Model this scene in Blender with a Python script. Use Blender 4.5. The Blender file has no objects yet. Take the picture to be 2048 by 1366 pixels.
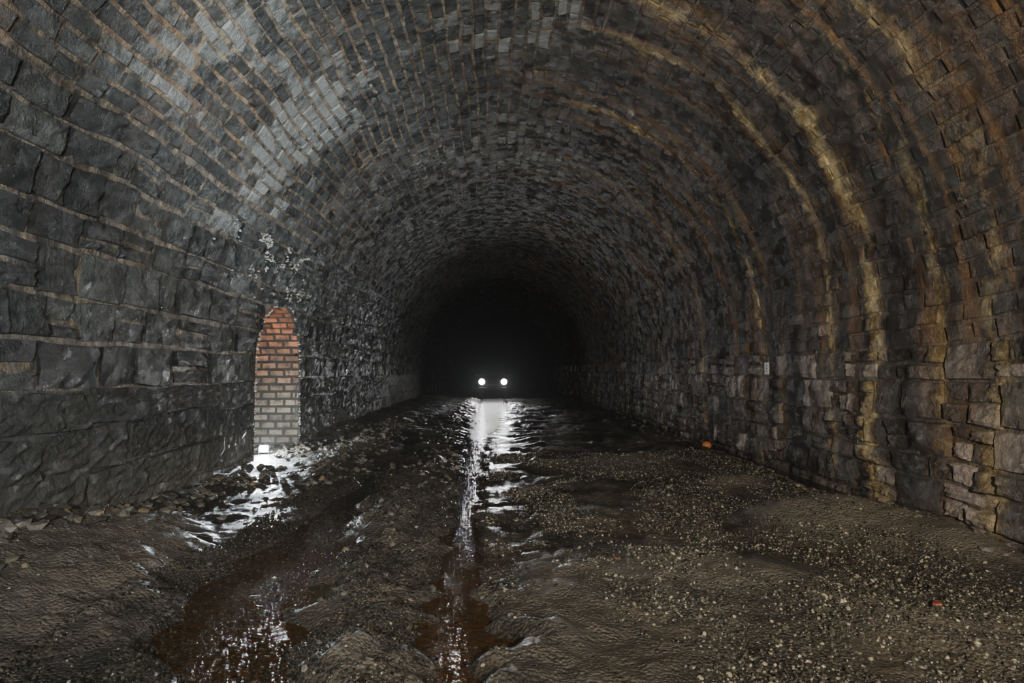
import bpy, bmesh, math, random
import numpy as np
from mathutils import Vector, noise, Matrix
random.seed(7); rng=np.random.default_rng(7)
sc=bpy.context.scene
XL,XR,Z0=-4.3,5.1,2.2
R=(XR-XL)/2; XC=(XR+XL)/2
SA=Z0+math.pi*R            # s at right springing
CAMZ=1.6
def nz(x,y,z=0.0): return noise.noise(Vector((x,y,z)))
def fr(x,y,z=0.0,o=4): return noise.fractal(Vector((x,y,z)),1.0,2.0,o)
def P(u,s,d):
    d+=0.06*nz(u*.35,s*.45,3.3)
    s+=0.07*nz(u*.6,s*.5,8.1)+.02*nz(u*2.1,s*1.5,1.7)
    if s<=Z0: return (XL+d,u,s)
    if s>=SA: return (XR-d,u,Z0-(s-SA))
    a=(s-Z0)/R; r=R-d
    return (XC-r*math.cos(a),u,Z0+r*math.sin(a))
# ---------------------------------------------------------------- nodes helper
class NT:
    def __init__(s,name):
        s.m=bpy.data.materials.new(name); s.m.use_nodes=True
        s.t=s.m.node_tree; s.n=s.t.nodes; s.b=s.n['Principled BSDF']
    def new(s,t,**k):
        n=s.n.new(t)
        for a,v in k.items(): setattr(n,a,v)
        return n
    def set(s,sock,v):
        if isinstance(v,bpy.types.NodeSocket): s.t.links.new(v,sock)
        else:
            if sock.type=='RGBA' and len(v)==3: v=(*v,1)
            sock.default_value=v
    def math(s,op,a,b=0.0,c=None,clamp=False):
        n=s.new('ShaderNodeMath',operation=op,use_clamp=clamp); s.set(n.inputs[0],a); s.set(n.inputs[1],b)
        if c is not None: s.set(n.inputs[2],c)
        return n.outputs[0]
    def mix(s,f,a,b,bt='MIX'):
        n=s.new('ShaderNodeMix',data_type='RGBA',blend_type=bt); s.set(n.inputs[0],f); s.set(n.inputs[6],a); s.set(n.inputs[7],b)
        return n.outputs[2]
    def noise(s,vec,scale,detail=4,rough=.55,dist=0):
        n=s.new('ShaderNodeTexNoise'); n.inputs['Scale'].default_value=scale; n.inputs['Detail'].default_value=detail
        n.inputs['Roughness'].default_value=rough; n.inputs['Distortion'].default_value=dist
        if vec is not None: s.set(n.inputs['Vector'],vec)
        return n.outputs[0]
    def near(s,pos,p,r):
        n=s.new('ShaderNodeVectorMath',operation='DISTANCE'); s.set(n.inputs[0],pos); n.inputs[1].default_value=p
        return s.math('SUBTRACT',1.0,s.math('DIVIDE',n.outputs['Value'],r),clamp=True)
    def ramp(s,f,stops,interp='LINEAR'):
        n=s.new('ShaderNodeValToRGB'); n.color_ramp.interpolation=interp
        e=n.color_ramp.elements
        while len(e)<len(stops): e.new(0.5)
        for i,(p,c) in enumerate(stops):
            e[i].position=p
            if not hasattr(c,'__len__'): c=(c,c,c)
            e[i].color=(*c,1)
        s.set(n.inputs[0],f); return n.outputs[0]
    def comb(s,x,y,z=0.0):
        n=s.new('ShaderNodeCombineXYZ'); s.set(n.inputs[0],x); s.set(n.inputs[1],y); s.set(n.inputs[2],z); return n.outputs[0]
    def sep(s,v):
        n=s.new('ShaderNodeSeparateXYZ'); s.set(n.inputs[0],v); return n.outputs
    def bump(s,h,strength=.5,dist=.02,nrm=None):
        n=s.new('ShaderNodeBump'); n.inputs['Strength'].default_value=strength; n.inputs['Distance'].default_value=dist
        s.set(n.inputs['Height'],h)
        if nrm is not None: s.set(n.inputs['Normal'],nrm)
        return n.outputs[0]
    def pos(s): return s.new('ShaderNodeNewGeometry').outputs['Position']
    def attr(s,name): return s.new('ShaderNodeAttribute',attribute_name=name).outputs['Vector']
def simple(name,col,rough=.5,metal=0,emit=None,es=0,bump=0,bs=40):
    t=NT(name); 
    f=t.noise(t.pos(),bs,4)
    c=t.mix(f,tuple(x*.7 for x in col),tuple(min(1,x*1.25) for x in col)); t.set(t.b.inputs['Base Color'],c)
    t.b.inputs['Roughness'].default_value=rough; t.b.inputs['Metallic'].default_value=metal
    if emit: t.b.inputs['Emission Color'].default_value=(*emit,1); t.b.inputs['Emission Strength'].default_value=es
    if bump: t.set(t.b.inputs['Normal'],t.bump(f,bump,.01))
    return t.m
# ---------------------------------------------------------------- masonry material
def gauss(lst,T=40.0):
    """build colour-ramp stops of peaks (depth, halfwidth, value)"""
    st=[(0,0.0)]
    for d,w,v in sorted(lst):
        st+= [((d-w)/T,0.0),((d-w*.35)/T,v),((d+w*.35)/T,v),((d+w)/T,0.0)]
    return st
def masonry(name,kind,mortar=False):
    t=NT(name); us=t.attr('us'); U,S,Rn=t.sep(us); pos=t.pos(); X,Y,Z=t.sep(pos)
    n1=t.noise(pos,.55,5,.6); n2=t.noise(pos,6,6,.65); n3=t.noise(pos,28,5,.7)
    right=t.ramp(t.math('MULTIPLY_ADD',X,.1,.5),[(.45,0.0),(.68,1.0)])
    soot=t.ramp(t.noise(pos,.8,6,.65),[(.42,1.),(.6,0.)])
    if mortar:
        base=t.mix(t.ramp(n2,[(.4,0.),(.64,1.)]),(.02,.018,.015),(.42,.335,.23))
        if kind!='left': base=t.mix(t.ramp(n1,[(.42,0.),(.64,1.)]),base,t.mix(t.ramp(n2,[(.35,0.),(.7,1.)]),(.03,.022,.015),(.4,.25,.12)))
        base=t.mix(right,base,t.mix(n2,(.012,.01,.008),(.09,.06,.03)))
    else:
        R2=t.math('POWER',Rn,2.2)
        cold=t.mix(R2,(.010,.013,.0135),(.085,.096,.092))
        warm=t.mix(R2,(.014,.011,.010),(.12,.078,.054))
        if kind=='right':
            base=t.mix(R2,(.055,.047,.045),(.37,.31,.285))
            base=t.mix(t.ramp(n1,[(.45,0.),(.7,1.)]),base,t.mix(R2,(.04,.038,.028),(.22,.185,.135)))
        elif kind=='left':
            base=t.mix(t.ramp(n1,[(.55,0.),(.8,.5)]),cold,warm)
        else:
            base=t.mix(t.math('ADD',t.math('MULTIPLY',right,.75),t.ramp(n1,[(.52,0.),(.66,.6)]),clamp=True),cold,warm)
        base=t.mix(t.ramp(n2,[(.3,.0),(.7,1.)]),t.mix(1.0,base,(.3,.3,.3),'MULTIPLY'),t.mix(1.0,base,(2.0,2.0,2.0),'MULTIPLY'))
        # lime bloom
        base=t.mix(t.ramp(t.noise(pos,1.7,6,.7),[(.57,0.),(.7,.35)]),base,(.28,.29,.27))
    if kind!='right': base=t.mix(t.math('MULTIPLY',soot,.4 if mortar else .55),base,(.008,.009,.009))
    # whitish patches painted in for highlights on the vault, brick by brick
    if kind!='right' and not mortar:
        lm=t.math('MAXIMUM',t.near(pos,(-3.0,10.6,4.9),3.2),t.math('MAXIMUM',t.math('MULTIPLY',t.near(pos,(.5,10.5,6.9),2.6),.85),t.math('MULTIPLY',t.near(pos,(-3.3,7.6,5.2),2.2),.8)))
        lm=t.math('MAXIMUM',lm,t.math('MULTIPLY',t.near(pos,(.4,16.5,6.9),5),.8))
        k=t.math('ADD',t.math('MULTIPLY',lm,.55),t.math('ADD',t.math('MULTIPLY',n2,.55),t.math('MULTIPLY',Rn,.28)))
        bright_patch=t.math('MULTIPLY',t.ramp(k,[(.7,0.),(.86,.85)]),t.ramp(lm,[(0.,0.),(.2,1.)]))
        base=t.mix(bright_patch,base,t.mix(n3,(.1,.108,.108),(.46,.48,.46)))
    # streaks running down the rings
    wob=t.math('MULTIPLY',t.math('SUBTRACT',t.noise(t.comb(U,S),.9,4,.6),.5),.8)
    Uw=t.math('ADD',U,wob)
    sv=t.comb(t.math('MULTIPLY',Uw,1.0),t.math('MULTIPLY',S,.09))
    sn=t.noise(sv,1.9,5,.62)
    sn2=t.noise(t.comb(t.math('MULTIPLY',U,1.3),t.math('MULTIPLY',S,.12),7.0),2.6,4,.6)
    breakup=t.ramp(t.noise(t.comb(U,t.math('MULTIPLY',S,.6),4.0),1.5,6,.75),[(.44,0.),(.57,1.)])
    dark=t.math('MULTIPLY',t.ramp(sn,[(.5,0.),(.58,.9)]),right)
    base=t.mix(dark,base,(.010,.008,.006))
    rust=t.math('MULTIPLY',t.ramp(sn2,[(.5,0.),(.62,.85)]),t.math('MULTIPLY_ADD',right,.7,.05 if kind=='left' else .1))
    if kind=='right': rust=t.math('MULTIPLY',rust,.45)
    base=t.mix(rust,base,t.mix(n2,(.04,.023,.01),(.36,.185,.055)))
    T=t.math('MULTIPLY',Uw,1/40.)
    dk=t.math('MULTIPLY',t.ramp(T,gauss([(6.2,.22,.9),(8.35,.36,.97),(11.4,.42,.93),(15.2,.4,.8)])),right)
    base=t.mix(dk,base,(.01,.007,.005))
    pale=t.math('MULTIPLY',t.ramp(T,gauss([(6.8,.14,.7),(7.6,.1,.6),(9.0,.2,1.),(10.1,.11,1.),(13.0,.12,1.),(16.5,.15,.6),(26,.25,.5)])),t.ramp(t.math('MULTIPLY_ADD',X,.1,.5),[(.62,0.0),(.78,1.0)]))
    pale=t.math('MULTIPLY',pale,breakup)
    base=t.mix(pale,base,t.mix(t.ramp(n2,[(.35,0.),(.65,1.)]),(.22,.14,.04),(.85,.68,.36)))
    t.set(t.b.inputs['Base Color'],base)
    t.set(t.b.inputs['Roughness'],t.ramp(t.noise(pos,3.2,4,.6),[(.42,.13),(.62,.45)]))
    t.b.inputs['Specular IOR Level'].default_value=1.0
    h=t.math('ADD',t.math('MULTIPLY',n3,.5),t.math('MULTIPLY',t.noise(pos,9,6,.7,.4),.9))
    t.set(t.b.inputs['Normal'],t.bump(h,1.0,.085 if kind!='ceil' else .065))
    return t.m
# ---------------------------------------------------------------- mesh accumulators
class Acc:
    def __init__(s): s.v=[];s.f=[];s.us=[];s.mi=[]
    def obj(s,name,mats,smooth=False):
        me=bpy.data.meshes.new(name); me.from_pydata(s.v,[],s.f)
        a=me.attributes.new('us','FLOAT_VECTOR','POINT'); a.data.foreach_set('vector',np.array(s.us,dtype=np.float32).ravel())
        for m in mats: me.materials.append(m)
        me.polygons.foreach_set('material_index',s.mi)
        if smooth: me.polygons.foreach_set('use_smooth',[True]*len(s.f))
        me.update(); o=bpy.data.objects.new(name,me); sc.collection.objects.link(o); return o
    def block(s,fn,u0,u1,v0,v1,h,nx,ny,mort=.012,rough=.01,mi=1,jit=.008,rnd=None):
        if u1-u0<.05 or v1-v0<.04: return
        r=random.random() if rnd is None else rnd
        ju=[random.uniform(-jit,jit) for _ in range(4)]; jv=[random.uniform(-jit,jit) for _ in range(4)]
        tx,ty=random.uniform(-.4,.4)*h,random.uniform(-.4,.4)*h
        b=min(.018,(v1-v0)*.12)
        us=[mort]+[mort+b+(u1-u0-2*(mort+b))*i/(nx-1) for i in range(nx)]+[u1-u0-mort]
        vs=[mort]+[mort+b+(v1-v0-2*(mort+b))*i/(ny-1) for i in range(ny)]+[v1-v0-mort]
        base=len(s.v); NX,NY=nx+2,ny+2; seed=random.random()*90
        for j in range(NY):
            for i in range(NX):
                a=us[i]/(u1-u0); c=vs[j]/(v1-v0)
                du=(1-a)*(1-c)*ju[0]+a*(1-c)*ju[1]+(1-a)*c*ju[2]+a*c*ju[3]
                dv=(1-a)*(1-c)*jv[0]+a*(1-c)*jv[1]+(1-a)*c*jv[2]+a*c*jv[3]
                uu=u0+us[i]+du; vv=v0+vs[j]+dv
                if i in(0,NX-1) or j in(0,NY-1): d=-.03
                else:
                    d=h+tx*(a-.5)*2+ty*(c-.5)*2+random.uniform(-rough,rough)+rough*1.2*nz(uu*6,vv*6,seed)
                    if i in(1,NX-2) or j in(1,NY-2): d-=h*.25
                s.v.append(fn(uu,vv,d)); s.us.append((uu,vv,r))
        for j in range(NY-1):
            for i in range(NX-1):
                k=base+j*NX+i; s.f.append((k,k+NX,k+NX+1,k+1)); s.mi.append(mi)
    def strip(s,fn,u0,u1,a0,a1,b,n,mi=0,d=0.0):
        base=len(s.v)
        for i in range(n+1):
            for u,a in((u0,a0),(u1,a1)):
                v=a+(b-a)*i/n; s.v.append(fn(u,v,d)); s.us.append((u,v,.5))
        for i in range(n):
            k=base+2*i; s.f.append((k,k+2,k+3,k+1)); s.mi.append(mi)
# niches (y0,y1,spring,rise)
NL=(12.2,15.0,1.7,1.25)
def top(n,u):
    if u<=n[0] or u>=n[1]: return None
    c=(n[0]+n[1])/2; w=(n[1]-n[0])/2; return n[2]+n[3]*math.sqrt(max(0,1-((u-c)/w)**2))
def hole(n,z):
    c=(n[0]+n[1])/2; w=(n[1]-n[0])/2
    if z<n[2]: return n[0],n[1]
    if z>=n[2]+n[3]: return None
    k=w*math.sqrt(1-((z-n[2])/n[3])**2); return c-k,c+k
def rows(v0,v1,hs):
    o=[v0]
    while o[-1]<v1-.12: o.append(o[-1]+hs())
    o[-1]=v1; return list(zip(o[:-1],o[1:]))
def course(A,fn,v0,v1,ua,ub,lf,hf,nx,ny,hol=None,**k):
    u=ua-random.random()*.4
    while u<ub:
        w=lf(u); segs=[(u,u+w)]
        if hol:
            a,b=hol; segs=[]
            if u<a: segs.append((u,min(u+w,a)))
            if u+w>b: segs.append((max(u,b),u+w))
        far=u>26
        for p,q in segs:
            if v1-v0>.33 and random.random()<.2 and k.get('mi',1)==1:   # pair of thin stones in the course
                m=(v0+v1)/2+random.uniform(-.05,.05); A.block(fn,p,q,v0,m,hf(),nx,4,**k); A.block(fn,p,q,m,v1,hf(),nx,4,**k); continue
            A.block(fn,p,q,v0,v1,hf(),2 if far else nx,2 if far else ny,**k)
        u+=w
YA,YB=-10,75
def ulist(n):
    L=list(np.arange(YA,n[0]-.3,.5))+list(np.linspace(n[0],n[1],25))+list(np.arange(n[1]+.5,YB,.5))
    return L
SL=4.3; SR=SA+.3   # limits wall_left / ceiling / wall_right
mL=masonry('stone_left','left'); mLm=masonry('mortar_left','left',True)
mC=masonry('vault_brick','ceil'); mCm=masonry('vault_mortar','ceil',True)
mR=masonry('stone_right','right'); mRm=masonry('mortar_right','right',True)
# rough foundation stone
t=NT('rough_render'); pos=t.pos(); X,Y,Z=t.sep(pos); U,S,Rn=t.sep(t.attr('us'))
a=t.noise(pos,2.2,8,.68,.3); b=t.noise(pos,14,7,.7)
c=t.mix(t.ramp(t.math('MULTIPLY_ADD',Rn,.35,t.math('MULTIPLY',a,.8)),[(.3,0.),(.75,1.)]),(.010,.012,.0125),(.07,.072,.068)); c=t.mix(t.ramp(b,[(.4,0.),(.75,.7)]),c,(.11,.105,.095))
c=t.mix(t.ramp(t.noise(pos,3.5,3),[(.66,0.),(.8,.6)]),c,(.14,.06,.03))
low_tone=t.ramp(t.math('ADD',t.math('MULTIPLY',Z,.8),t.math('MULTIPLY',a,.8)),[(.35,.9),(1.0,0.)])  # paler, warmer tone towards the foot of the wall
c=t.mix(low_tone,c,t.mix(b,(.05,.047,.038),(.19,.17,.14)))
t.set(t.b.inputs['Base Color'],c); t.set(t.b.inputs['Roughness'],t.ramp(t.noise(pos,4,4),[(.4,.22),(.6,.6)]))
t.set(t.b.inputs['Normal'],t.bump(t.math('ADD',a,t.math('MULTIPLY',b,.5)),1.0,.09)); mRough=t.m
# LEFT
A=Acc()
ul=ulist(NL)
for u0,u1 in zip(ul[:-1],ul[1:]):
    inn=u0>=NL[0]-1e-6 and u1<=NL[1]+1e-6
    def st(u):
        tt=top(NL,u); return NL[2] if tt is None else tt
    if inn: A.strip(P,u0,u1,st(u0),st(u1),SL,14)
    else:
        A.strip(P,u0,u1,-.4,-.4,1.4,4,2); A.strip(P,u0,u1,1.4,1.4,SL,12)
hs=[.5,.42,.5,.36,.45,.34,.3,.28]; v=1.4;rr=[]
for h in hs:
    rr.append((v,min(SL,v+h))); v+=h
    if v>=SL: break
for v0,v1 in rr:
    course(A,P,v0,v1,YA+8,60,lambda u:random.uniform(.45,1.15)*(.75 if v0>3 else 1),lambda:random.uniform(.015,.07),7,6,hol=hole(NL,(v0+v1)/2),rough=.015,mort=.013,jit=.026)
# foundation: big rough blocks standing slightly proud
for v0,v1,hh in ((-.35,.1,.2),(.1,.55,.14),(.55,1.0,.1),(1.0,1.4,.09)):
    course(A,P,v0,v1,YA+8,60,lambda u:random.uniform(.8,1.9),lambda:hh*.4+random.uniform(-.015,.015),14,8,hol=hole(NL,1.),rough=.02,mort=-.004,jit=.06,mi=2)
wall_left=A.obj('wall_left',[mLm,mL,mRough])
# CEILING
A=Acc()
for u0 in np.arange(YA,YB,.5): A.strip(P,u0,u0+.5,SL,SL,SR,60)
for v0,v1 in rows(SL,SR,lambda:random.uniform(.17,.235)):
    course(A,P,v0,v1,-1,62,lambda u:random.uniform(.32,.62) if u<30 else random.uniform(.5,1.0),lambda:random.uniform(.010,.05),3,2,rough=.008,mort=.011,jit=.014)
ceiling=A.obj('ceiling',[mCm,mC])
# RIGHT
A=Acc(); ur=list(np.arange(YA,YB,.5))
for u0,u1 in zip(ur[:-1],ur[1:]): A.strip(P,u0,u1,SR,SR,SA+Z0+.4,10)
for v0,v1 in rows(SR,SA+Z0+.3,lambda:random.uniform(.26,.5)):
    u=YA+8
    while u<58:
        w=random.uniform(.3,.95)
        if random.random()<.4 and v1-v0>.3:   # split block into thin courses
            m=(v0+v1)/2+random.uniform(-.04,.04); parts=[(v0,m),(m,v1)]
        else: parts=[(v0,v1)]
        for a0,a1 in parts:
            segs=[(u,u+w)]
            if len(parts)==2 and random.random()<.5: k=u+w*random.uniform(.4,.6); segs=[(u,k),(k,u+w)]
            for p,q in segs:
                A.block(P,p,q,a0,a1,random.uniform(.02,.09),7 if u<25 else 2,6 if u<25 else 2,rough=.014,mort=.012,jit=.022)
        u+=w
wall_right=A.obj('wall_right',[mRm,mR])
# ---------------------------------------------------------------- niches
def brickmat(name):
    t=NT(name); pos=t.pos(); X,Y,Z=t.sep(pos); U,S,Rn=t.sep(t.attr('us'))
    n=t.noise(pos,9,6,.7); k=t.math('ADD',t.math('MULTIPLY_ADD',Z,.6,-.65),t.math('MULTIPLY_ADD',n,1.4,-.6),clamp=True)
    red=t.mix(Rn,(.14,.045,.022),(.6,.19,.07)); grey=t.mix(Rn,(.12,.1,.07),(.27,.225,.16))
    c=t.mix(k,grey,red); c=t.mix(t.ramp(t.noise(pos,5,5,.7),[(.46,0.),(.62,.85)]),c,(.03,.027,.024))
    t.set(t.b.inputs['Base Color'],c); t.b.inputs['Roughness'].default_value=.5
    t.set(t.b.inputs['Normal'],t.bump(t.noise(pos,40,5,.7),.7,.03)); return t.m
mB=brickmat('niche_brick'); mBm=simple('niche_mortar',(.03,.025,.02),.9,bump=.4)
def niche(name,n,side,depth,mb):
    A=Acc(); c=(n[0]+n[1])/2; w=(n[1]-n[0])/2; H=n[2]+.15
    m=28
    poly=[(n[0],-.15+H*i/12) for i in range(12)]+[(c-w*math.cos(math.pi*i/m),n[2]+n[3]*math.sin(math.pi*i/m)) for i in range(m+1)]+[(n[1],n[2]-H*(i+1)/12) for i in range(12)]
    cum=[0]
    for a,b in zip(poly[:-1],poly[1:]): cum.append(cum[-1]+math.dist(a,b))
    L=cum[-1]
    def fn(u,s,d):   # u = into niche, s = perimeter
        s=min(max(s,0),L-1e-5); i=int(np.searchsorted(cum,s,side='right'))-1; i=min(i,len(poly)-2)
        f=(s-cum[i])/(cum[i+1]-cum[i]); a,b=poly[i],poly[i+1]
        y=a[0]+(b[0]-a[0])*f; z=a[1]+(b[1]-a[1])*f
        dy,dz=b[0]-a[0],b[1]-a[1]; l=math.hypot(dy,dz); ny,nzz=dz/l,-dy/l
        x=(XL-u) if side<0 else (XR+u)
        return (x,y+ny*d,z+nzz*d)
    A.strip(fn,-.06,depth,0,0,L,60)
    nr=int(L/.16)
    for r in range(nr):
        v0,v1=L*r/nr,L*(r+1)/nr; u=-.05-(.16 if r%2 else 0)
        while u<depth:
            a,b=max(u,-.05),min(u+.33,depth)
            if b-a>.06: A.block(fn,a,b,v0,v1,random.uniform(.012,.035),3,2,mort=.011,rough=.005,jit=.008)
            u+=.33
    # back wall
    def fb(u,s,d):
        x=(XL-depth+d) if side<0 else (XR+depth-d); return (x,u,s)
    A.v+= [fb(n[0]-.1,-.2,0),fb(n[1]+.1,-.2,0),fb(n[1]+.1,n[2]+n[3]+.1,0),fb(n[0]-.1,n[2]+n[3]+.1,0)]
    A.us+=[(0,0,.5)]*4; k=len(A.v)-4; A.f.append((k,k+1,k+2,k+3)); A.mi.append(0)
    z=-.15;r=0
    while z<n[2]+n[3]:
        hh=hole(n,z+.08); 
        if hh:
            u=hh[0]-(.16 if r%2 else 0)
            while u<hh[1]:
                A.block(fb,max(u,hh[0]),min(u+.33,hh[1]),z,z+.16,random.uniform(.012,.03),2,2,mort=.008,rough=.003,jit=.004); u+=.33
        z+=.16;r+=1
    # floor slab
    x0,x1=(XL-depth,XL+.05) if side<0 else (XR-.05,XR+depth)
    k=len(A.v); A.v+=[(x0,n[0],-.02),(x1,n[0],-.02),(x1,n[1],-.02),(x0,n[1],-.02)]; A.us+=[(0,0,.5)]*4; A.f.append((k,k+1,k+2,k+3)); A.mi.append(0)
    return A.obj(name,[mBm,mb])
niche('refuge_niche',NL,-1,1.1,mB)
# ---------------------------------------------------------------- ground
def interp(y,t): return float(np.interp(y,[a for a,_ in t],[b for _,b in t]))
def cs(y): return interp(y,[(0,-.1),(3.4,-.17),(5,-.25),(8,-.36),(19,-.45),(35,-.25)])+.15*nz(y*.9,1)+.07*nz(y*3,2)
def ws(y): return interp(y,[(0,.17),(5,.16),(8,.13),(14,.13),(20,.3),(30,.7)])*(1+.8*nz(y*1.3,4)+.7*nz(y*4,14))
def cl(y): return interp(y,[(0,-.9),(3,-1.2),(3.6,-1.33),(4.6,-1.75),(5.3,-1.85),(6.9,-1.78),(10.6,-1.85),(19,-2.1),(40,-2.3)])+.1*nz(y*1.1,9)
def wl(y): return interp(y,[(0,.22),(3.6,.2),(5.0,.32),(6.5,.22),(9,.12),(11,.02),(20,.01)])*(1+.5*nz(y*2.2,24))
def sm(x,a,b):
    t_=min(1,max(0,(x-a)/(b-a))); return t_*t_*(3-2*t_)
MOUNDS=[(3.5,7.0,.75,.6,.27),(3.3,9.3,.5,.4,.2),(4.0,6.0,.45,.7,.2),(1.6,5.2,1.0,.6,.11),(2.6,4.2,.5,.4,.1),(2.3,11.5,1.0,.8,.12),(1.2,7.6,.6,.4,.07),(-.85,4.2,.3,.9,.04),(-.95,7.0,.3,1.2,.06),(-.9,12,.35,.8,.05),(-1.4,17,.4,1.2,.08)]
def H(x,y):
    h=.06*fr(x*.7,y*.45,2)+.045*nz(x*2.3,y*2.0,5)+.018*nz(x*7,y*6,1)
    rough=1.0
    lf=sm(-x,1.9,2.3)
    h+=lf*(.05+.12*sm(-x,2.2,3.0)*(.7+.6*nz(x*1.5,y*1.1,8)))*(1-.9*sm(y,5.8,7.5)*(1-sm(y,15.5,17)))
    h+=.26*sm(-x,2.2,4.4)*(1-sm(y,5.5,9))
    mid=sm(-x,.35,.7)*(1-sm(-x,1.4,1.9))
    h+=mid*(.02+.05*nz(x*3,y*2.2,3)); rough=1+.7*lf+1.8*mid
    h+=rough*.016*fr(x*7,y*6,6)+rough*.012*max(0,nz(x*13,y*12,3))
    if -3.5<x<-2.3: h+=.13*math.exp(-((x+2.75)/.25)**2)*sm(y,9.5,11)*(1-sm(y,14,17))*(1+.6*nz(x*5,y*3))
    for mx,my,sx,sy,hh in MOUNDS:
        q=((x-mx)/sx)**2+((y-my)/sy)**2
        if q<6: h+=hh*math.exp(-q)*1.1
    # floor lowered along the stream to keep the grazing headlight beam clear
    cw=math.exp(-((x+.2)/.75)**4)*sm(y,5,10); h=h*(1-.8*cw)-.035*cw
    # floor lowered so the niche lamp's light reaches the left channel
    if 3.5<y<13.5 and x<-.9:
        tt=min(1,max(0,((x+4.2)*2.8+(y-13)*-8.8)/(2.8**2+8.8**2))); px,py=-4.2+2.8*tt,13-8.8*tt
        dd=math.hypot(x-px,y-py); c2=math.exp(-(dd/.62)**4); h=h*(1-.65*c2)-.015*c2
    d=abs(x-cs(y))/ws(y)+.5*nz(x*5,y*3,31); k=1-sm(d,.6,2.1); h=h*(1-k)+(-.085+.06*nz(x*7,y*4,61))*k
    kk=1-sm(y,10,12.5)
    d=abs(x-cl(y))/wl(y)+.4*nz(x*5,y*3,33); k=(1-sm(d,.6,2.6))*kk; h=h*(1-k)+(-.11+.05*nz(x*6,y*4,62))*k
    e=4.5+.15*nz(y*.8,20)+.06*nz(y*3,21)
    k=sm(x,e-.15,e+.2); h=h*(1-k)-.2*k
    # low wet pans far away
    h-=.04*sm(y,14,20)*sm(x,-.6,.2)*(1-sm(x,1.6,2.6))
    return h
xs=np.arange(-4.55,5.36,.032); ys=[-10,-7,-4,-2,-1,0,.5,1.0,1.5,2.0]
while ys[-1]<YB: ys.append(ys[-1]+max(.025,ys[-1]*.007))
V=[];
for y in ys:
    for x in xs: V.append((float(x),float(y),H(x,y)))
nx=len(xs); F=[(j*nx+i,j*nx+i+1,(j+1)*nx+i+1,(j+1)*nx+i) for j in range(len(ys)-1) for i in range(nx-1)]
me=bpy.data.meshes.new('floor'); me.from_pydata(V,[],F); me.polygons.foreach_set('use_smooth',[True]*len(F))
t=NT('mud_gravel'); pos=t.pos(); X,Y,Z=t.sep(pos)
n1=t.noise(pos,.9,5,.6); n2=t.noise(pos,7,6,.65); vo=t.new('ShaderNodeTexVoronoi'); vo.inputs['Scale'].default_value=42; t.set(vo.inputs['Vector'],pos)
col=t.mix(t.ramp(n2,[(.3,0.),(.7,1.)]),(.035,.03,.023),(.115,.096,.071))
col=t.mix(t.ramp(n1,[(.45,0.),(.58,.85)]),col,(.015,.014,.012))
pr,pg,pb=t.sep(vo.outputs['Color'])
rightg=t.ramp(t.math('MULTIPLY_ADD',X,.1,.5),[(.46,.15),(.56,.6)])
peb=t.math('MULTIPLY',t.ramp(pr,[(.6,0.),(.8,1.)]),t.ramp(vo.outputs['Distance'],[(.25,1.),(.5,0.)]))
col=t.mix(t.math('MULTIPLY',peb,rightg),col,t.mix(pg,(.06,.055,.045),(.2,.18,.135)))
sand=t.ramp(t.math('MULTIPLY_ADD',Z,4.,t.math('MULTIPLY',n2,.3)),[(.42,0.),(.7,.9)])
col=t.mix(sand,col,t.mix(n2,(.075,.064,.049),(.18,.157,.122)))
wetl=t.ramp(t.math('MULTIPLY_ADD',Z,5.,.5),[(.3,1.),(.7,0.)])
t.set(t.b.inputs['Base Color'],t.mix(t.math('MULTIPLY',wetl,.6),col,(.02,.015,.01)))
rg=t.ramp(t.noise(pos,1.4,4,.6),[(.42,.22),(.6,.6)])
t.set(t.b.inputs['Roughness'],t.math('MULTIPLY_ADD',wetl,-.12,rg))
h=t.math('ADD',t.math('MULTIPLY',vo.outputs['Distance'],-.5),t.math('MULTIPLY',t.noise(pos,22,6,.7),.9))
t.set(t.b.inputs['Normal'],t.bump(h,1.,.05)); me.materials.append(t.m)
floor=bpy.data.objects.new('floor',me); sc.collection.objects.link(floor)
# ---------------------------------------------------------------- water
def watermat():
    t=NT('wet_iron_water'); pos=t.pos(); X,Y,Z=t.sep(pos)
    near=t.ramp(t.math('MULTIPLY',Y,.1),[(.5,1.),(.9,0.)])
    t.set(t.b.inputs['Base Color'],t.mix(near,(.006,.006,.005),(.03,.015,.005)))
    t.set(t.b.inputs['Specular Tint'],t.mix(near,(1,1,1),(1,.5,.17)))
    t.b.inputs['Roughness'].default_value=.06; t.b.inputs['IOR'].default_value=1.6
    n=t.math('ADD',t.noise(pos,14,2,.5),t.math('MULTIPLY',t.noise(pos,45,2,.6),.4))
    t.set(t.b.inputs['Normal'],t.bump(n,1.0,.085)); return t.m
mW=watermat()
def water(name,cf,wf,z,y0,y1,step=.3):
    v=[];f=[]; n=int((y1-y0)/step)
    for i in range(n+1):
        y=y0+(y1-y0)*i/n; c,w=cf(y),wf(y); v+=[(c-w,y,z),(c+w,y,z)]
    for i in range(n): f.append((2*i,2*i+1,2*i+3,2*i+2))
    m=bpy.data.meshes.new(name); m.from_pydata(v,[],f); m.materials.append(mW); o=bpy.data.objects.new(name,m); sc.collection.objects.link(o)
water('water_stream',cs,lambda y:ws(y)*1.8,-.058,-4,60,.1)
water('water_stream.001',cl,lambda y:wl(y)*1.9,-.065,-4,12,.1)
water('water_stream.002',lambda y:4.7,lambda y:.24,-.13,-4,60)
water('water_puddle',lambda y:.9,lambda y:.9,-.065,14,32)
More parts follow.
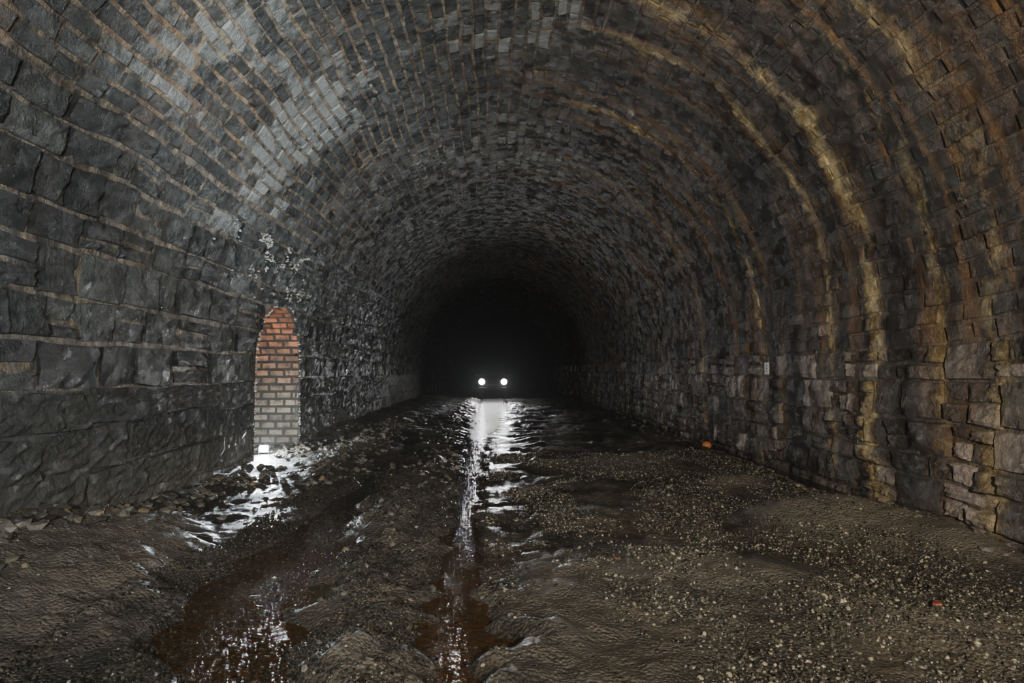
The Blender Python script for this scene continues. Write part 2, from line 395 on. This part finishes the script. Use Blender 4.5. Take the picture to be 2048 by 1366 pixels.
# ---------------------------------------------------------------- gravel (one object)
ico=bmesh.new(); bmesh.ops.create_icosphere(ico,subdivisions=1,radius=1); IV=np.array([v.co[:] for v in ico.verts]); IF=np.array([[v.index for v in f.verts] for f in ico.faces]); ico.free()
def scatter(name,pts,mat,flat=.6,var=.22):
    n=len(pts); pts=np.array(pts); 
    ang=rng.random(n)*6.283; sxyz=np.stack([pts[:,3]*(.8+.5*rng.random(n)),pts[:,3]*(.7+.4*rng.random(n)),pts[:,3]*(flat+.3*rng.random(n))],1)
    v=IV[None]*(1+var*(rng.random((n,12))-.5)*2)[...,None]*sxyz[:,None]
    c,s=np.cos(ang)[:,None],np.sin(ang)[:,None]
    x=v[...,0]*c-v[...,1]*s; y=v[...,0]*s+v[...,1]*c
    tilt=rng.random(n)[:,None]*.8-.4; z=v[...,2]+x*tilt
    v=np.stack([x+pts[:,0:1],y+pts[:,1:2],z+pts[:,2:3]],-1).reshape(-1,3)
    f=(IF[None]+12*np.arange(n)[:,None,None]).reshape(-1,3)
    m=bpy.data.meshes.new(name); m.from_pydata(v.tolist(),[],f.tolist())
    a=m.attributes.new('us','FLOAT_VECTOR','POINT'); rv=np.repeat(rng.random((n,3)),12,0).astype(np.float32); a.data.foreach_set('vector',rv.ravel())
    m.materials.append(mat); o=bpy.data.objects.new(name,m); sc.collection.objects.link(o); return o
def stonemat(name,a,b,c,rough=.35):
    t=NT(name); r,g,bb=t.sep(t.attr('us')); pos=t.pos()
    col=t.mix(t.ramp(r,[(.0,0.),(1.,1.)]),a,b); col=t.mix(t.ramp(g,[(.86,0.),(.95,1.)]),col,c)
    col=t.mix(t.noise(pos,60,4),t.mix(1.0,col,(.5,.5,.5),'MULTIPLY'),col)
    t.set(t.b.inputs['Base Color'],col); t.b.inputs['Roughness'].default_value=rough
    t.set(t.b.inputs['Normal'],t.bump(t.noise(pos,50,4,.7),.5,.01)); return t.m
mG=stonemat('gravel_stone',(.014,.014,.012),(.1,.09,.069),(.32,.285,.2),.25)
pts=[]
while len(pts)<40000:
    y=2.4+11*random.random()**1.5; x=random.uniform(-.1,4.7)
    m=nz(x*1.1,y*.9,11)+.35*nz(x*4,y*4,2)+.12*(x-1.5)
    if m<random.uniform(-.25,.2): continue
    if abs(x-cs(y))<ws(y)*1.2: continue
    z=H(x,y)
    if z>.13 and random.random()<.8: continue
    r=random.uniform(.004,.013)*(1+.4*(random.random()<.1))*(1+ y*.03); pts.append((x,y,z+r*.25,r))
for _ in range(3000):
    y=2.4+12*random.random()**1.4; x=random.uniform(-3.8,-.5)
    if abs(x-cl(y))<wl(y)*.9: continue
    r=random.uniform(.004,.011); pts.append((x,y,H(x,y)+r*.2,r))
scatter('gravel',pts,mG)
# glossy wet pebbles on the bank between the two channels
mWP=stonemat('wet_pebble',(.01,.01,.009),(.05,.045,.036),(.08,.07,.05),.07)
pts=[]
while len(pts)<19000:
    y=3+8*random.random()**1.2; x=-.45-2.1*random.random()
    if nz(x*2,y*1.3,77)<random.uniform(-.4,.15): continue
    r=random.uniform(.005,.015); z=max(H(x,y),-.072); pts.append((x,y,z+r*.25,r))
for _ in range(2600):   # in the central stream
    y=2.5+14*random.random()**1.2; x=cs(y)+random.gauss(0,.18); r=random.uniform(.006,.02); pts.append((x,y,max(H(x,y),-.066)+r*.12,r))
scatter('wet_pebbles',pts,mWP,.5,.15)
mK=stonemat('rubble_stone',(.04,.036,.03),(.15,.135,.11),(.22,.17,.11),.5)
pts=[]
for _ in range(420):
    y=random.uniform(9.5,20); x=-2.8+random.gauss(0,.4); r=random.uniform(.02,.07)
    if x<-4 or abs(x-cl(y))<wl(y)+.1: continue
    pts.append((x,y,H(x,y)+r*.2,r))
for _ in range(240):   # spalled stone along the foot of the left wall
    y=random.uniform(2.5,11.5); x=-4.05+abs(random.gauss(0,.4)); r=random.uniform(.02,.085)
    if x>-2.6: continue
    pts.append((x,y,H(x,y)+r*.15,r))
for _ in range(160):
    y=random.uniform(12.5,14.9); x=random.uniform(-4.9,-3.7); r=random.uniform(.02,.07)
    if abs(y-12.9)<.45 and x<-4.1: continue
    z=-.02 if x<-4.25 else max(H(x,y),-.02); pts.append((x,y,z+r*.2,r))
for _ in range(260):
    y=random.uniform(3,24); x=-1.05+random.gauss(0,.25); r=random.uniform(.012,.04)*(1 if y<9 else 1.6)
    if abs(x-cl(y))<wl(y) or abs(x-cs(y))<ws(y)*1.6: continue
    pts.append((x,y,H(x,y)+r*.1,r))
for _ in range(120):
    y=random.uniform(5,24); x=random.uniform(3.9,4.7); r=random.uniform(.015,.06)
    if abs(y-14.3)<.3: continue
    pts.append((x,y,H(x,y)+r*.1,r))
scatter('rubble_pile',pts,mK,.5,.3)
# calcite crust over the niche
mCal=simple('calcite',(.36,.36,.33),.6,bump=.6)
pts=[]
for _ in range(900):
    s=random.uniform(3.0,4.0); u=13.0+random.gauss(0,1.0)-(s-3.4)*1.2
    if nz(u*2,s*3,4)<.08: continue
    p=P(u,s,.04); pts.append((*p,random.uniform(.008,.03)))
for i in range(110):  # pale lumps along the niche edges, standing in for their lit rim
    z=random.uniform(.0,2.9); hh=hole(NL,z); 
    if hh: 
        p=P(random.choice(hh)+random.uniform(-.03,.03),z,.06); pts.append((*p,random.uniform(.01,.03)))
scatter('calcite_crust',pts,mCal,.6,.4)
# ---------------------------------------------------------------- generic part helpers
def part(name,bm,mat,parent=None,smooth=False,bevel=0):
    m=bpy.data.meshes.new(name); bm.to_mesh(m); bm.free(); m.materials.append(mat)
    if smooth: m.polygons.foreach_set('use_smooth',[True]*len(m.polygons))
    o=bpy.data.objects.new(name,m); sc.collection.objects.link(o)
    if parent: o.parent=parent
    if bevel: b=o.modifiers.new('b','BEVEL'); b.width=bevel; b.segments=2
    return o
def box(x0,x1,y0,y1,z0,z1):
    bm=bmesh.new(); bmesh.ops.create_cube(bm,size=1); 
    bmesh.ops.scale(bm,vec=(x1-x0,y1-y0,z1-z0),verts=bm.verts); bmesh.ops.translate(bm,vec=((x0+x1)/2,(y0+y1)/2,(z0+z1)/2),verts=bm.verts); return bm
def cyl(c,r,l,axis='y',seg=28,r2=None):
    bm=bmesh.new(); bmesh.ops.create_cone(bm,cap_ends=True,segments=seg,radius1=r,radius2=r if r2 is None else r2,depth=l)
    if axis=='y': bmesh.ops.rotate(bm,matrix=Matrix.Rotation(math.pi/2,3,'X'),verts=bm.verts)
    if axis=='x': bmesh.ops.rotate(bm,matrix=Matrix.Rotation(math.pi/2,3,'Y'),verts=bm.verts)
    bmesh.ops.translate(bm,vec=c,verts=bm.verts); return bm
def empty(name,loc):
    e=bpy.data.objects.new(name,None); e.location=loc; sc.collection.objects.link(e); return e
def light(name,typ,loc,power,col,rad=.05,parent=None,target=None,**k):
    l=bpy.data.lights.new(name,typ); l.energy=power; l.color=col
    if typ!='AREA': l.shadow_soft_size=rad
    for a,v in k.items(): setattr(l,a,v)
    o=bpy.data.objects.new(name,l); o.location=loc; sc.collection.objects.link(o)
    if target is not None: o.rotation_euler=(Vector(target)-Vector(loc)).to_track_quat('-Z','Y').to_euler()
    if parent: o.parent=parent
    return o
# ---------------------------------------------------------------- off-road vehicle facing the camera
VY=40.; VX=-.12; gz=max(H(VX-.75,VY+.8),H(VX+.75,VY+.8))
veh=empty('off_road_vehicle',(VX,VY,gz))
paint=simple('vehicle_paint',(.008,.009,.01),.5,.2); blk=simple('black_plastic',(.006,.006,.006),.7); rub=simple('tyre_rubber',(.008,.008,.008),.85)
chrome=simple('steel',(.08,.08,.08),.45,1); glass=simple('vehicle_glass',(.008,.01,.012),.12)
lens=simple('headlight_lens',(1,1,1),.3,emit=(1,.97,.9),es=40)
def extr(prof,x0,x1,inset=0):
    bm=bmesh.new(); a=[bm.verts.new((x0,y,z)) for y,z in prof]; b=[bm.verts.new((x1,y,z)) for y,z in prof]
    n=len(prof); bm.faces.new(a[::-1]); bm.faces.new(b)
    for i in range(n): bm.faces.new((a[i],a[(i+1)%n],b[(i+1)%n],b[i]))
    bmesh.ops.recalc_face_normals(bm,faces=bm.faces); return bm
part('body',extr([(.12,.55),(.05,.75),(.05,1.12),(.2,1.22),(1.35,1.3),(4.2,1.32),(4.3,1.2),(4.3,.55)],-.84,.84),paint,veh,bevel=.05)
bm=extr([(1.3,1.28),(1.75,1.88),(4.15,1.9),(4.25,1.28)],-.76,.76)
for v in bm.verts:
    if v.co.z>1.6: v.co.x*=.88
part('cabin',bm,paint,veh,bevel=.05)
bm=bmesh.new(); q=[(-.66,1.33,1.34),(.66,1.33,1.34),(.59,1.69,1.82),(-.59,1.69,1.82)]; bm.faces.new([bm.verts.new((x,y-.03,z)) for x,y,z in q]); part('windshield',bm,glass,veh)
part('roof_rack',box(-.6,.6,1.9,3.9,1.93,1.98),blk,veh,bevel=.01)
part('front_bumper',box(-.86,.86,-.12,.1,.5,.68),blk,veh,bevel=.03)
part('grille',box(-.42,.42,.02,.07,.86,1.12),blk,veh,bevel=.01)
for i in range(7): part(f'grille_slat_{i+1}',box(-.36+i*.12-.015,-.36+i*.12+.015,-.005,.03,.88,1.1),blk,veh)
part('number_plate',box(-.2,.2,-.14,-.118,.54,.64),blk,veh)
for sx in(-1,1):
    part('wheel_arch',extr([(.3,.75),(.4,1.02),(.6,1.08),(1.2,1.08),(1.4,.98),(1.5,.75),(1.4,.75),(1.3,.95),(.5,.95),(.4,.75)],sx*.8-.1,sx*.8+.12 if sx>0 else sx*.8+.1),blk,veh)
    for wy in(.9,3.5):
        bm=cyl((sx*.76,wy,.4),.4,.26,'x',36); part('tyre',bm,rub,veh,True,.04)
        part('wheel_rim',cyl((sx*.76,wy,.4),.22,.28,'x',20),chrome,veh)
    part('side_mirror',box(sx*.98-.1,sx*.98+.1,1.45,1.55,1.3,1.46),blk,veh,bevel=.02)
    part('headlight_housing',cyl((sx*.65,.06,1.0),.2,.1,'y'),blk,veh)
    part('headlight_lens',cyl((sx*.65,-.0,1.0),.18,.04,'y'),lens,veh)
    light('headlight_lamp','SPOT',(sx*.65,-.2,1.0),1000,(.95,.97,1.0),.12,veh,spot_size=math.radians(22),spot_blend=1.0).rotation_euler=(math.radians(88),0,math.radians(180))
    light('headlight_spill','SPOT',(sx*.65,-.22,1.0),280,(.95,.97,1.0),.12,veh,spot_size=math.radians(44),spot_blend=1.0).rotation_euler=(math.radians(98),0,math.radians(180))
# ---------------------------------------------------------------- work lamp in niche
wl_=empty('work_lamp',(-4.37,13.1,-.02))
hot=simple('lamp_face',(1,1,1),.3,emit=(.85,.95,1),es=600)
part('base',box(-.09,.09,-.06,.06,0,.025),blk,wl_,bevel=.006)
part('bracket_1',box(-.1,-.088,-.012,.012,.01,.17),blk,wl_); part('bracket_2',box(.088,.1,-.012,.012,.01,.17),blk,wl_)
part('housing',box(-.085,.085,-.0,.05,.06,.2),blk,wl_,bevel=.01)
part('lamp_face',box(-.075,.075,-.012,-.001,.068,.192),hot,wl_,bevel=.004)
light('lamp_bulb','POINT',(.1,-.12,.27),330,(.82,.93,1.0),.05,wl_)
# ---------------------------------------------------------------- small things
tag=empty('wall_tag',(5.02,12.5,1.63))
part('plate',box(-.004,.004,-.1,.1,-.11,.11),simple('tag_white',(.7,.7,.66),.5),tag)
for i,z in enumerate((.05,0,-.05)): part(f'mark_{i+1}',box(-.007,-.003,-.03,.03,z-.008,z+.008),blk,tag)
bm=bmesh.new(); bmesh.ops.create_uvsphere(bm,u_segments=24,v_segments=16,radius=.1)
for v in bm.verts: v.co*=1+.04*math.cos(6*math.atan2(v.co.y,v.co.x)); v.co.z*=.8
bmesh.ops.translate(bm,vec=(4.45,14.3,H(4.45,14.3)+.07),verts=bm.verts); part('orange_ball',bm,simple('orange_rubber',(.4,.16,.05),.45),None,True)
redm=simple('broken_brick',(.2,.055,.03),.7,bump=.6)
for (x,y,r) in((2.95,4.55,.026),(1.0,5.6,.014),(-1.5,3.9,.022)):
    bm=box(-r*1.4,r*1.4,-r,r,-r*.5,r*.6)
    bmesh.ops.subdivide_edges(bm,edges=bm.edges,cuts=2)
    for v in bm.verts: v.co+=Vector([random.uniform(-.2,.2)*r for _ in range(3)])
    bmesh.ops.rotate(bm,matrix=Matrix.Rotation(random.random()*3,3,'Z'),verts=bm.verts)
    bmesh.ops.translate(bm,vec=(x,y,H(x,y)+r*.4),verts=bm.verts); part('brick_fragment',bm,redm)
# ---------------------------------------------------------------- fill spots added behind the camera to light the near tunnel
light('fill_cool','SPOT',(-.8,-2.2,2.2),3200,(.92,.98,1.0),.1,target=(-2.8,9,4.8),spot_size=math.radians(96),spot_blend=1.0)
light('fill_warm','SPOT',(1.2,-2.4,2.6),4700,(1.0,.9,.74),.1,target=(2.8,9,2.2),spot_size=math.radians(104),spot_blend=1.0)
light('fill_beam','SPOT',(.2,-1.5,1.9),9500,(.87,.96,1.0),.08,target=(-3.1,11,5.0),spot_size=math.radians(26),spot_blend=1.0)  # added beam that brightens the left haunch of the vault
w=bpy.data.worlds.new('World'); sc.world=w; w.use_nodes=True; w.node_tree.nodes['Background'].inputs[0].default_value=(.5,.6,.7,1); w.node_tree.nodes['Background'].inputs[1].default_value=.001
vs=w.node_tree.nodes.new('ShaderNodeVolumeScatter'); vs.inputs['Density'].default_value=.0011; vs.inputs['Anisotropy'].default_value=.6
w.node_tree.links.new(vs.outputs[0],w.node_tree.nodes['World Output'].inputs['Volume'])
cam=bpy.data.cameras.new('camera'); cam.lens=24; cam.sensor_width=36; cam.clip_start=.05
co=bpy.data.objects.new('camera',cam); co.location=(0,0,CAMZ); co.rotation_euler=(math.radians(92.39),0,math.radians(-1.43)); sc.collection.objects.link(co); sc.camera=co
